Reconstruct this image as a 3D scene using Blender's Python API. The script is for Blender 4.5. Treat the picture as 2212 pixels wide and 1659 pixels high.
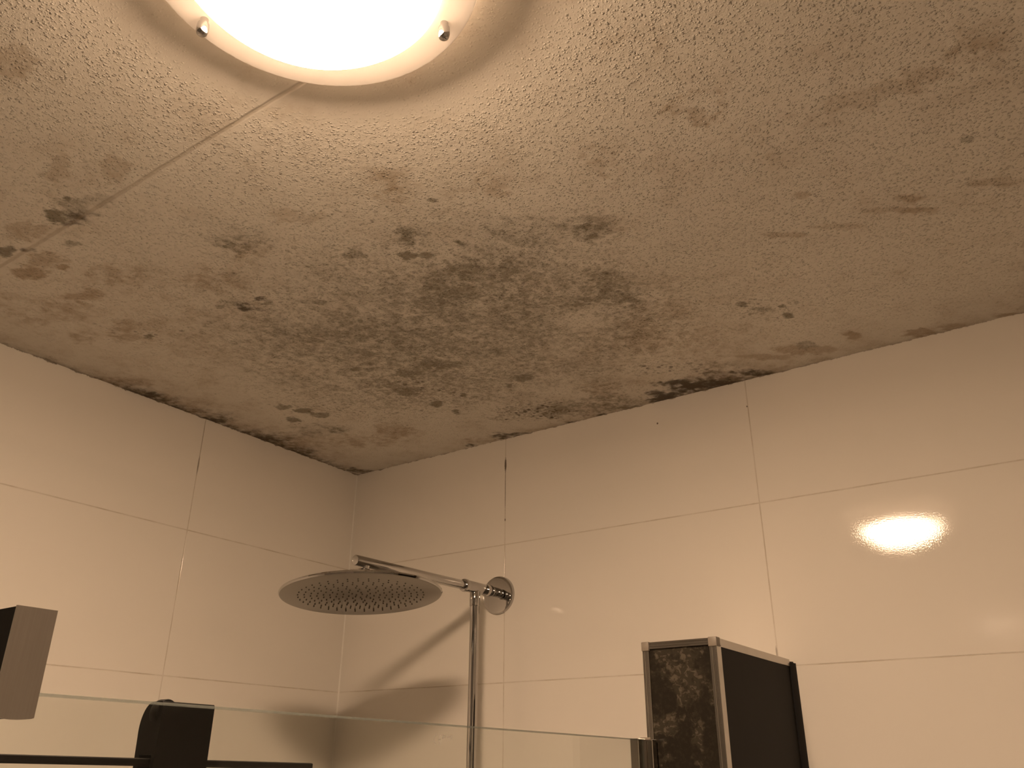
import bpy, bmesh, math, random
import numpy as np
from mathutils import Vector, Matrix

for o in list(bpy.data.objects):
    bpy.data.objects.remove(o)
scene = bpy.context.scene
col = scene.collection
H = 2.40                      # ceiling height; corner of the two tiled walls is x = 0, y = 0

# ---------------------------------------------------------------- camera, world, exposure
cam_data = bpy.data.cameras.new('camera')
cam_data.sensor_fit = 'HORIZONTAL'
cam_data.sensor_width = 36.0
cam_data.lens = 1817.03 / 2212 * 36.0
cam_data.clip_start = 0.01
cam = bpy.data.objects.new('camera', cam_data)
col.objects.link(cam)
YAW, PITCH, ROLL = math.radians(-35.0098), math.radians(24.5196), math.radians(0.3205)
fw = Vector((math.sin(YAW)*math.cos(PITCH), math.cos(YAW)*math.cos(PITCH), math.sin(PITCH)))
rt = Vector((math.cos(YAW), -math.sin(YAW), 0))
up = rt.cross(fw)
r2 = rt*math.cos(ROLL) + up*math.sin(ROLL)
u2 = -rt*math.sin(ROLL) + up*math.cos(ROLL)
M = Matrix((r2, u2, -fw)).transposed().to_4x4()
M.translation = Vector((1.60424, -1.55575, H - 0.72497))
cam.matrix_world = M
scene.camera = cam

world = bpy.data.worlds.new('world')
world.use_nodes = True
world.node_tree.nodes['Background'].inputs[0].default_value = (0.01, 0.009, 0.008, 1)
world.node_tree.nodes['Background'].inputs[1].default_value = 0.1
scene.world = world

vs = scene.view_settings
vs.view_transform = 'Standard'
vs.look = 'None'
vs.gamma = 1.0
vs.use_curve_mapping = False
vs.exposure = 0.0

LAMP_C = Vector((1.130, -1.212, 0))
LIGHT_COL = (1.0, 0.69, 0.45)
LED_W = 19.8                  # watts of the LED board inside the ceiling lamp
DOME_E = 40.5                 # radiance of the glowing opal bowl

# ---------------------------------------------------------------- helpers
def link(o, parent=None):
    col.objects.link(o)
    if parent is not None:
        o.parent = parent
    return o

def mesh_obj(name, bm, mat, parent=None, smooth=False, angle=40):
    me = bpy.data.meshes.new(name)
    bmesh.ops.recalc_face_normals(bm, faces=bm.faces)
    bm.to_mesh(me)
    bm.free()
    mats = mat if isinstance(mat, (list, tuple)) else [mat]
    for m in mats:
        me.materials.append(m)
    if smooth:
        for p in me.polygons:
            p.use_smooth = True
        try:
            me.set_sharp_from_angle(angle=math.radians(angle))
        except Exception:
            pass
    return link(bpy.data.objects.new(name, me), parent)

def tag(o, label, cat, group=None):
    o['label'] = label
    o['category'] = cat
    if group:
        o['group'] = group
    return o

def thing(name, label, cat, loc=(0, 0, 0), group=None):
    o = bpy.data.objects.new(name, None)
    o.empty_display_size = 0.05
    o.location = loc
    link(o)
    return tag(o, label, cat, group)

def adopt(child, parent):
    """parent without moving: meshes are written in room coordinates"""
    child.parent = parent
    off = Vector((0, 0, 0))
    p = parent
    while p is not None:
        off += p.location
        p = p.parent
    child.location = child.location - off
    return child

def structure(o, label=None):
    o['kind'] = 'structure'
    if label:
        o['label'] = label
    return o

def add_box(bm, lo, hi, bevel=0.0, seg=2):
    lo, hi = Vector(lo), Vector(hi)
    r = bmesh.ops.create_cube(bm, size=1.0)
    vsn = r['verts']
    for v in vsn:
        v.co = Vector((lo[i] + (v.co[i] + .5) * (hi[i] - lo[i]) for i in range(3)))
    if bevel > 0:
        es = list({e for v in vsn for e in v.link_edges})
        bmesh.ops.bevel(bm, geom=es, offset=bevel, segments=seg, affect='EDGES', profile=.5)
    return bm

def lathe(bm, prof, origin, axis, seg=64, cap0=True, cap1=True):
    """revolve [(radius, distance along axis)] about an axis"""
    axis = Vector(axis).normalized()
    q = Vector((0, 0, 1)).rotation_difference(axis)
    origin = Vector(origin)
    rings = []
    for r, d in prof:
        if r < 1e-6:
            rings.append([bm.verts.new(origin + q @ Vector((0, 0, d)))])
        else:
            rings.append([bm.verts.new(origin + q @ Vector((r*math.cos(2*math.pi*i/seg), r*math.sin(2*math.pi*i/seg), d))) for i in range(seg)])
    for a, b in zip(rings[:-1], rings[1:]):
        for i in range(seg):
            j = (i+1) % seg
            if len(a) == 1 and len(b) == 1:
                continue
            if len(a) == 1:
                bm.faces.new((a[0], b[i], b[j]))
            elif len(b) == 1:
                bm.faces.new((a[i], a[j], b[0]))
            else:
                bm.faces.new((a[i], a[j], b[j], b[i]))
    if cap0 and len(rings[0]) > 1:
        bm.faces.new(rings[0])
    if cap1 and len(rings[-1]) > 1:
        bm.faces.new(rings[-1])
    return bm

def tube(bm, a, b, r, seg=40, chamfer=0.0):
    a, b = Vector(a), Vector(b)
    L = (b - a).length
    c = chamfer
    prof = [(r, 0), (r, L)] if c <= 0 else [(r-c, 0), (r-c*.3, c*.3), (r, c), (r, L-c), (r-c*.3, L-c*.3), (r-c, L)]
    return lathe(bm, prof, a, b - a, seg)

def prism(bm, pts, axis, lo, hi):
    """extrude a closed polygon of (p, q) pairs along axis 'x','y' or 'z'"""
    def P(p, q, t):
        return {'x': (t, p, q), 'y': (p, t, q), 'z': (p, q, t)}[axis]
    A = [bm.verts.new(P(p, q, lo)) for p, q in pts]
    B = [bm.verts.new(P(p, q, hi)) for p, q in pts]
    n = len(pts)
    bm.faces.new(A)
    bm.faces.new(B[::-1])
    for i in range(n):
        j = (i+1) % n
        bm.faces.new((A[i], B[i], B[j], A[j]))
    return bm

# ---------------------------------------------------------------- node helpers
class NT:
    def __init__(self, name):
        self.m = bpy.data.materials.new(name)
        self.m.use_nodes = True
        self.t = self.m.node_tree
        self.t.nodes.clear()
        self.out = self.t.nodes.new('ShaderNodeOutputMaterial')
    def n(self, typ, **kw):
        nd = self.t.nodes.new(typ)
        for k, v in kw.items():
            setattr(nd, k, v)
        return nd
    def put(self, sock, v):
        if isinstance(v, bpy.types.NodeSocket):
            self.t.links.new(v, sock)
        elif v is not None:
            sock.default_value = v
    def math(self, op, a, b=None, c=None, clamp=False):
        nd = self.n('ShaderNodeMath', operation=op, use_clamp=clamp)
        for i, v in enumerate((a, b, c)):
            self.put(nd.inputs[i], v)
        return nd.outputs[0]
    def ramp(self, v, lo, hi, a=0.0, b=1.0):
        nd = self.n('ShaderNodeMapRange', interpolation_type='SMOOTHSTEP')
        self.put(nd.inputs['Value'], v)
        for k, x in (('From Min', lo), ('From Max', hi), ('To Min', a), ('To Max', b)):
            self.put(nd.inputs[k], x)
        return nd.outputs[0]
    def noise(self, vec, scale, detail=3, rough=.55, dist=0.0):
        nd = self.n('ShaderNodeTexNoise')
        self.put(nd.inputs['Vector'], vec)
        self.put(nd.inputs['Scale'], scale)
        nd.inputs['Detail'].default_value = detail
        nd.inputs['Roughness'].default_value = rough
        nd.inputs['Distortion'].default_value = dist
        return nd.outputs['Fac']
    def voro(self, vec, scale, feature='F1', out='Distance', rnd=1.0):
        nd = self.n('ShaderNodeTexVoronoi', feature=feature)
        self.put(nd.inputs['Vector'], vec)
        self.put(nd.inputs['Scale'], scale)
        nd.inputs['Randomness'].default_value = rnd
        return nd.outputs[out]
    def mix(self, f, a, b):
        nd = self.n('ShaderNodeMix', data_type='RGBA')
        self.put(nd.inputs[0], f)
        self.put(nd.inputs[6], a)
        self.put(nd.inputs[7], b)
        return nd.outputs[2]
    def attr(self, name):
        return self.n('ShaderNodeAttribute', attribute_name=name).outputs['Fac']
    def pos(self):
        return self.n('ShaderNodeNewGeometry').outputs['Position']
    def xyz(self, v):
        nd = self.n('ShaderNodeSeparateXYZ')
        self.put(nd.inputs[0], v)
        return nd.outputs
    def bump(self, h, dist, strength=1.0, normal=None):
        nd = self.n('ShaderNodeBump')
        nd.inputs['Strength'].default_value = strength
        nd.inputs['Distance'].default_value = dist
        self.put(nd.inputs['Height'], h)
        if normal is not None:
            self.put(nd.inputs['Normal'], normal)
        return nd.outputs[0]
    def bsdf(self, color=None, rough=.5, metal=0.0, normal=None, spec=.5, coat=0.0, coat_rough=.05):
        b = self.n('ShaderNodeBsdfPrincipled')
        self.put(b.inputs['Base Color'], color)
        self.put(b.inputs['Roughness'], rough)
        self.put(b.inputs['Metallic'], metal)
        b.inputs['Specular IOR Level'].default_value = spec
        b.inputs['Coat Weight'].default_value = coat
        b.inputs['Coat Roughness'].default_value = coat_rough
        if normal is not None:
            self.put(b.inputs['Normal'], normal)
        return b.outputs[0]
    def done(self, sh):
        self.t.links.new(sh, self.out.inputs['Surface'])
        return self.m

def C4(c):
    return (c[0], c[1], c[2], 1.0)

def plain(name, color, rough=.5, metal=0.0, spec=.5, var=.08, nscale=60, bump=0.0):
    t = NT(name)
    p = t.pos()
    f = t.noise(p, nscale, 3)
    c = t.mix(f, C4([x*(1-var) for x in color]), C4([min(1, x*(1+var)) for x in color]))
    nrm = t.bump(t.noise(p, nscale*6, 2), bump) if bump else None
    return t.done(t.bsdf(c, rough, metal, nrm, spec))

# ---------------------------------------------------------------- materials
def tile_material(name, axis, u0, stains, mould_amp, tone=1.0):
    """glossy off-white 60 x 30 tiles; u runs along the wall, joints at u0 + k*0.6 and at fixed heights"""
    t = NT(name)
    p = t.pos()
    x, y, z = t.xyz(p)
    u = x if axis == 'x' else y
    fr = lambda v, off, step: t.math('MULTIPLY', t.math('ABSOLUTE', t.math('SUBTRACT', t.math('FRACT', t.math('ADD', t.math('DIVIDE', t.math('SUBTRACT', v, off), step), 0.5)), 0.5)), step)
    du = fr(u, u0, 0.6)
    dz = fr(z, H - 0.2593, 0.3)
    d = t.math('MINIMUM', du, dz)
    wob = t.math('MULTIPLY', t.math('SUBTRACT', t.noise(p, 90, 2), .5), .0008)
    d = t.math('ADD', d, wob)
    joint = t.ramp(d, .0007, .0015, 1.0, 0.0)
    dirt = t.ramp(t.noise(p, 14, 4), .35, .7, .30, .85)
    jm = t.math('MULTIPLY', joint, dirt)
    base = t.mix(t.noise(p, 2.2, 2), C4([v*tone for v in (.80, .765, .70)]), C4([v*tone for v in (.84, .80, .735)]))
    c = t.mix(jm, base, C4((.54, .47, .38)))
    # mould that crept into the joints and the top of the wall
    for su, sz, ru, rz, s in stains:
        a = t.math('DIVIDE', t.math('SUBTRACT', u, su), ru)
        b = t.math('DIVIDE', t.math('SUBTRACT', z, H + sz), rz)
        e = t.math('SQRT', t.math('ADD', t.math('MULTIPLY', a, a), t.math('MULTIPLY', b, b)))
        e = t.math('ADD', e, t.math('MULTIPLY', t.math('SUBTRACT', t.noise(p, 220, 2), .5), .7))
        c = t.mix(t.math('MULTIPLY', t.ramp(e, .55, 1.15, 1.0, 0.0), s), c, C4((.09, .06, .04)))
    top = t.math('SUBTRACT', H, z)
    edge = t.math('MULTIPLY', t.math('SUBTRACT', t.noise(p, 38, 5, .7), .47), mould_amp)
    em = t.ramp(t.math('SUBTRACT', edge, top), -.001, .0012)
    c = t.mix(t.math('MULTIPLY', em, .75), c, C4((.13, .095, .055)))
    h = t.math('ADD', t.math('MULTIPLY', joint, -1.0), t.math('MULTIPLY', t.noise(p, 420, 2), .10))
    h = t.math('ADD', h, t.math('MULTIPLY', t.noise(p, 9, 2), .25))
    nrm = t.bump(h, .00035)
    return t.done(t.bsdf(c, .028, 0, nrm, .5))

def ceiling_material():
    t = NT('mouldy_textured_plaster')
    p = t.pos()
    x, y, z = t.xyz(p)
    flat = t.n('ShaderNodeCombineXYZ')
    t.put(flat.inputs[0], x); t.put(flat.inputs[1], y)
    p2 = flat.outputs[0]
    # granular plaster: separate lumps a few millimetres wide on a rough ground
    wq = t.n('ShaderNodeTexNoise'); t.put(wq.inputs['Vector'], p2); wq.inputs['Scale'].default_value = 280; wq.inputs['Detail'].default_value = 2
    off = t.n('ShaderNodeVectorMath', operation='MULTIPLY_ADD')
    t.put(off.inputs[0], wq.outputs['Color']); off.inputs[1].default_value = (.0035, .0035, 0); t.put(off.inputs[2], p2)
    pw = off.outputs[0]
    def grains(scale, keep, r0, r1):
        w = t.n('ShaderNodeTexVoronoi', feature='F1')
        t.put(w.inputs['Vector'], pw); w.inputs['Scale'].default_value = scale
        rnd = t.xyz(w.outputs['Color'])
        dot = t.ramp(w.outputs['Distance'], r0, r1, 1.0, 0.0)
        return t.math('MULTIPLY', dot, t.ramp(rnd[1], 1-keep-.1, 1-keep+.35))
    h = t.math('ADD', t.math('MULTIPLY', grains(205, .80, .04, .42), .95), t.math('MULTIPLY', grains(340, .75, .04, .44), .50))
    h = t.math('ADD', h, t.math('MULTIPLY', t.noise(p2, 520, 2, .6), .16))
    h = t.math('ADD', h, t.math('MULTIPLY', t.noise(p2, 95, 2, .5), .30))
    calm = t.attr('smooth')
    h = t.math('MULTIPLY', h, t.math('SUBTRACT', 1.0, t.math('MULTIPLY', calm, .8)))
    # filled joint between two ceiling boards
    ds = t.math('ABSOLUTE', t.math('ADD', t.math('SUBTRACT', y, -1.0860), t.math('MULTIPLY', t.math('SUBTRACT', t.noise(p2, 12, 2), .5), .004)))
    seam = t.ramp(ds, .0008, .0042, 1.0, 0.0)
    band = t.ramp(ds, .004, .014, 1.0, 0.0)
    h = t.math('MULTIPLY', h, t.math('SUBTRACT', 1.0, t.math('MULTIPLY', band, .7)))
    h = t.math('SUBTRACT', h, t.math('MULTIPLY', seam, .4))
    nrm = t.bump(h, BUMP_D)
    grain = t.math('SUBTRACT', t.noise(p2, 210, 4, .7), .5)
    grain2 = t.math('SUBTRACT', t.noise(p2, 70, 5, .72), .5)
    c = t.mix(t.noise(p2, 5, 3), C4((.73, .69, .615)), C4((.80, .76, .685)))
    def tint(attr, colr, k, wid, amt):
        nonlocal c
        a = t.attr(attr)
        v = t.math('ADD', a, t.math('MULTIPLY', t.math('ADD', t.math('MULTIPLY', grain, .8), grain2), t.math('MULTIPLY', t.math('MINIMUM', a, .5), k)))
        c = t.mix(t.math('MULTIPLY', t.ramp(v, .04, wid), amt), c, C4(colr))
    tint('brown', (.36, .265, .165), 1.3, 1.0, .80)
    tint('grey', (.235, .215, .165), 1.6, 1.0, .88)
    # small irregular flecks, more of them where the plaster is already discoloured
    dens = t.math('ADD', t.math('MULTIPLY', t.attr('grey'), .24), t.math('MULTIPLY', t.attr('speckle'), .22))
    f1 = t.math('ADD', t.noise(p2, 105, 3, .62), dens)
    c = t.mix(t.math('MULTIPLY', t.ramp(f1, .66, .76), .40), c, C4((.27, .24, .175)))
    f2 = t.math('ADD', t.noise(off.outputs[0], 60, 4, .65), dens)
    c = t.mix(t.math('MULTIPLY', t.ramp(f2, .68, .82), .30), c, C4((.31, .265, .19)))
    # little round colonies, dense where the 'speckle' attribute is high
    sp = t.attr('speckle')
    force = t.ramp(sp, .25, 1.0, .42, 1.0)
    for sc, thr, colr, k in ((95, .17, (.095, .07, .052), .95), (58, .15, (.24, .20, .14), .7), (150, .16, (.2, .165, .12), .65)):
        w = t.n('ShaderNodeTexVoronoi', feature='F1')
        t.put(w.inputs['Vector'], pw); w.inputs['Scale'].default_value = sc
        cell = t.xyz(w.outputs['Color'])
        on = t.ramp(t.math('SUBTRACT', sp, t.math('MULTIPLY', cell[0], 1.1)), -.02, .14)
        dd = t.math('ADD', t.math('MULTIPLY', w.outputs['Distance'], t.math('ADD', .7, t.math('MULTIPLY', cell[2], 1.1))), t.math('MULTIPLY', grain, .45))
        thr_s = t.math('ADD', t.math('MULTIPLY', sp, .20), thr)
        dot = t.ramp(t.math('SUBTRACT', dd, thr_s), -.12, .14, 1.0, 0.0)
        c = t.mix(t.math('MULTIPLY', t.math('MULTIPLY', dot, force), t.math('MULTIPLY', on, k)), c, C4(colr))
    tint('dark', (.085, .066, .045), 1.5, .9, .90)
    c = t.mix(t.math('MULTIPLY', seam, .35), c, C4((.34, .27, .19)))
    return t.done(t.bsdf(c, .85, 0, nrm, .2))

BUMP_D = .0030
M_chrome = plain('chrome', (.50, .49, .48), .06, 1.0, var=.02)
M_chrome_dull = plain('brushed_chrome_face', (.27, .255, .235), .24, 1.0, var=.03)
M_rubber_dot = plain('dark_rubber', (.10, .083, .065), .6)
M_alu = plain('aluminium_trim', (.50, .475, .44), .20, 1.0, var=.10, nscale=35)
M_cap = plain('grey_plastic_cap', (.20, .172, .14), .5, 0, var=.06)
M_black = plain('black_plastic', (.004, .0036, .003), .55, 0, spec=.12, var=.2)
M_blackrub = plain('black_sealant', (.008, .007, .007), .5, 0, spec=.3)
M_board = plain('dark_board', (.0095, .0078, .0055), .6, 0, spec=.15, var=.25, nscale=14)
M_white = plain('white_lacquer', (.78, .74, .70), .45, 0, var=.03)
M_sealw = plain('white_sealant', (.80, .77, .70), .4, 0, var=.06)
M_floor = None

def stone_material():
    t = NT('dark_stone_panel')
    p = t.pos()
    big = t.ramp(t.noise(p, 34, 5, .6, .2), .47, .62)
    blob = t.ramp(t.noise(p, 115, 3, .6, .9), .50, .60)
    fine = t.noise(p, 150, 4, .7)
    lite = t.math('MULTIPLY', big, t.math('ADD', .25, t.math('MULTIPLY', blob, .75)))
    c = t.mix(lite, C4((.016, .0132, .0095)), C4((.085, .072, .053)))
    c = t.mix(t.ramp(fine, .45, .7, 0, .45), c, C4((.034, .028, .020)))
    return t.done(t.bsdf(c, .22, 0, t.bump(t.noise(p, 120, 3), .0002), .4))
M_stone = stone_material()

def brushed_material():
    t = NT('brushed_steel_plate')
    p = t.pos()
    mp = t.n('ShaderNodeMapping')
    t.put(mp.inputs[0], p)
    mp.inputs['Scale'].default_value = (60, 900, 25)
    f = t.noise(mp.outputs[0], 1.0, 3)
    c = t.mix(f, C4((.34, .315, .29)), C4((.40, .375, .345)))
    return t.done(t.bsdf(c, .38, 1.0, None))
M_brushed = brushed_material()

def glass_face():
    t = NT('clear_glass')
    bf = t.n('ShaderNodeNewGeometry').outputs['Backfacing']
    fr = t.n('ShaderNodeFresnel'); t.put(fr.inputs['IOR'], t.ramp(bf, 0.0, 1.0, 1.5, 1/1.5))
    tr = t.n('ShaderNodeBsdfTransparent'); tr.inputs['Color'].default_value = (.955, .965, .95, 1)
    gl = t.n('ShaderNodeBsdfGlossy'); gl.inputs['Roughness'].default_value = .01
    mx = t.n('ShaderNodeMixShader')
    t.put(mx.inputs[0], t.math('MULTIPLY', fr.outputs[0], .6))
    t.put(mx.inputs[1], tr.outputs[0]); t.put(mx.inputs[2], gl.outputs[0])
    return t.done(mx.outputs[0])
M_glass = glass_face()

def glass_edge():
    t = NT('polished_glass_edge')
    tr = t.n('ShaderNodeBsdfTransparent'); tr.inputs['Color'].default_value = (.93, .95, .92, 1)
    df = t.n('ShaderNodeBsdfDiffuse'); df.inputs['Color'].default_value = (.13, .14, .13, 1)
    tl = t.n('ShaderNodeBsdfTranslucent'); tl.inputs['Color'].default_value = (.13, .14, .13, 1)
    m0 = t.n('ShaderNodeMixShader'); m0.inputs[0].default_value = .5
    t.put(m0.inputs[1], df.outputs[0]); t.put(m0.inputs[2], tl.outputs[0])
    m1 = t.n('ShaderNodeMixShader'); m1.inputs[0].default_value = .45
    t.put(m1.inputs[1], tr.outputs[0]); t.put(m1.inputs[2], m0.outputs[0])
    return t.done(m1.outputs[0])
M_gedge = glass_edge()

def opal_acrylic(share=.22, dcol=(.40, .38, .355), name='white_translucent_acrylic'):
    t = NT(name)
    df = t.n('ShaderNodeBsdfDiffuse'); df.inputs['Color'].default_value = C4(dcol)
    tl = t.n('ShaderNodeBsdfTranslucent'); tl.inputs['Color'].default_value = (.92, .90, .88, 1)
    m = t.n('ShaderNodeMixShader'); m.inputs[0].default_value = share
    t.put(m.inputs[1], df.outputs[0]); t.put(m.inputs[2], tl.outputs[0])
    return t.done(m.outputs[0])
M_opalside = opal_acrylic(.8, (.8, .78, .74), 'clear_frosted_acrylic')
M_opal = opal_acrylic()

def bowl_material():
    t = NT('glowing_opal_glass')
    em = t.n('ShaderNodeEmission')
    em.inputs['Color'].default_value = C4(LIGHT_COL)
    p = t.pos(); x, y, z = t.xyz(p)
    rr = t.math('SQRT', t.math('ADD', t.math('POWER', t.math('SUBTRACT', x, LAMP_C.x), 2.0), t.math('POWER', t.math('SUBTRACT', y, LAMP_C.y), 2.0)))
    t.put(em.inputs['Strength'], t.ramp(rr, .115, .1265, DOME_E, DOME_E*.14))     # the board inside does not reach the rim
    tr = t.n('ShaderNodeBsdfTransparent'); tr.inputs['Color'].default_value = (.8, .8, .8, 1)
    ad = t.n('ShaderNodeAddShader')
    t.put(ad.inputs[0], em.outputs[0]); t.put(ad.inputs[1], tr.outputs[0])
    return t.done(ad.outputs[0])
M_bowl = bowl_material()

# ---------------------------------------------------------------- room shell
RX, RY = 2.15, -2.30          # far wall and the wall behind the viewer
def slab(name, lo, hi, mat):
    bm = bmesh.new()
    add_box(bm, lo, hi)
    return structure(mesh_obj(name, bm, mat))

M_tile_back = tile_material('glossy_tiles_back', 'x', .497, [
    (.497, -.066, .0032, .018, .85), (.497, -.12, .0013, .07, .55), (.497, -.201, .002, .004, .7),
    (.897, -.050, .0024, .0024, .9), (1.0953, -.0575, .0016, .0022, .8), (1.0953, -.535, .0018, .012, .45)], .016)
M_tile_left = tile_material('glossy_tiles_left', 'y', -.490, [
    (-.490, -.112, .0022, .024, .5), (-.490, -.05, .001, .05, .3)], .020)
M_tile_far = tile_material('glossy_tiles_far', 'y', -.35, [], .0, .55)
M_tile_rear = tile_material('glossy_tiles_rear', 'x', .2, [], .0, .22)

def floor_material():
    t = NT('grey_floor_tiles')
    p = t.pos()
    br = t.n('ShaderNodeTexBrick', offset=0.0)
    t.put(br.inputs['Vector'], p)
    br.inputs['Scale'].default_value = 1.0
    br.inputs['Brick Width'].default_value = .3
    br.inputs['Row Height'].default_value = .3
    br.inputs['Mortar Size'].default_value = .003
    br.inputs['Color1'].default_value = (.30, .275, .245, 1)
    br.inputs['Color2'].default_value = (.33, .30, .27, 1)
    br.inputs['Mortar'].default_value = (.12, .11, .10, 1)
    return t.done(t.bsdf(br.outputs['Color'], .4, 0, None))
structure(slab('floor', (-.1, RY-.1, -.1), (RX+.1, .1, 0), floor_material()), 'grey tiled bathroom floor')
structure(slab('wall_back', (0, 0, 0), (RX+.1, .1, H), M_tile_back), 'white glossy tiled wall behind the rain shower')
structure(slab('wall_left', (-.1, RY-.1, 0), (0, .1, H), M_tile_left), 'white glossy tiled wall on the left of the corner')
structure(slab('wall_right', (RX, RY, 0), (RX+.1, 0, H), M_tile_far), 'grey tiled wall at the right end of the room')
structure(slab('wall_rear', (0, RY-.1, 0), (RX+.1, RY, H), M_tile_rear), 'grey tiled wall behind the viewer')

# sealant bead in the corner of the two walls
bm = bmesh.new()
prism(bm, [(0.0, 0.0), (.0024, 0.0), (.0015, -.0006), (.0006, -.0015), (0.0, -.0024)], 'z', 0.0, H-.004)
structure(mesh_obj('trim_1', bm, M_sealw, smooth=True), 'white sealant bead in the wall corner')

# ---- ceiling: one fine grid that carries the mould as soft masks
def vnoise(X, Y, s, seed, octv=4, gain=.55):
    rng = np.random.RandomState(seed)
    out = np.zeros_like(X); amp = 1.0; tot = 0
    for o in range(octv):
        g = rng.rand(256, 256)
        fx = X*s + 37.3; fy = Y*s + 91.7
        ix = np.floor(fx).astype(int); iy = np.floor(fy).astype(int)
        ax = fx-ix; ay = fy-iy
        ax = ax*ax*(3-2*ax); ay = ay*ay*(3-2*ay)
        a = g[ix % 256, iy % 256]*(1-ax) + g[(ix+1) % 256, iy % 256]*ax
        b = g[ix % 256, (iy+1) % 256]*(1-ax) + g[(ix+1) % 256, (iy+1) % 256]*ax
        out += amp*(a*(1-ay)+b*ay); tot += amp
        amp *= gain; s *= 2.03
    return out/tot - .5

def sstep(a, b, x):
    t = np.clip((x-a)/(b-a), 0, 1)
    return t*t*(3-2*t)

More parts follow.
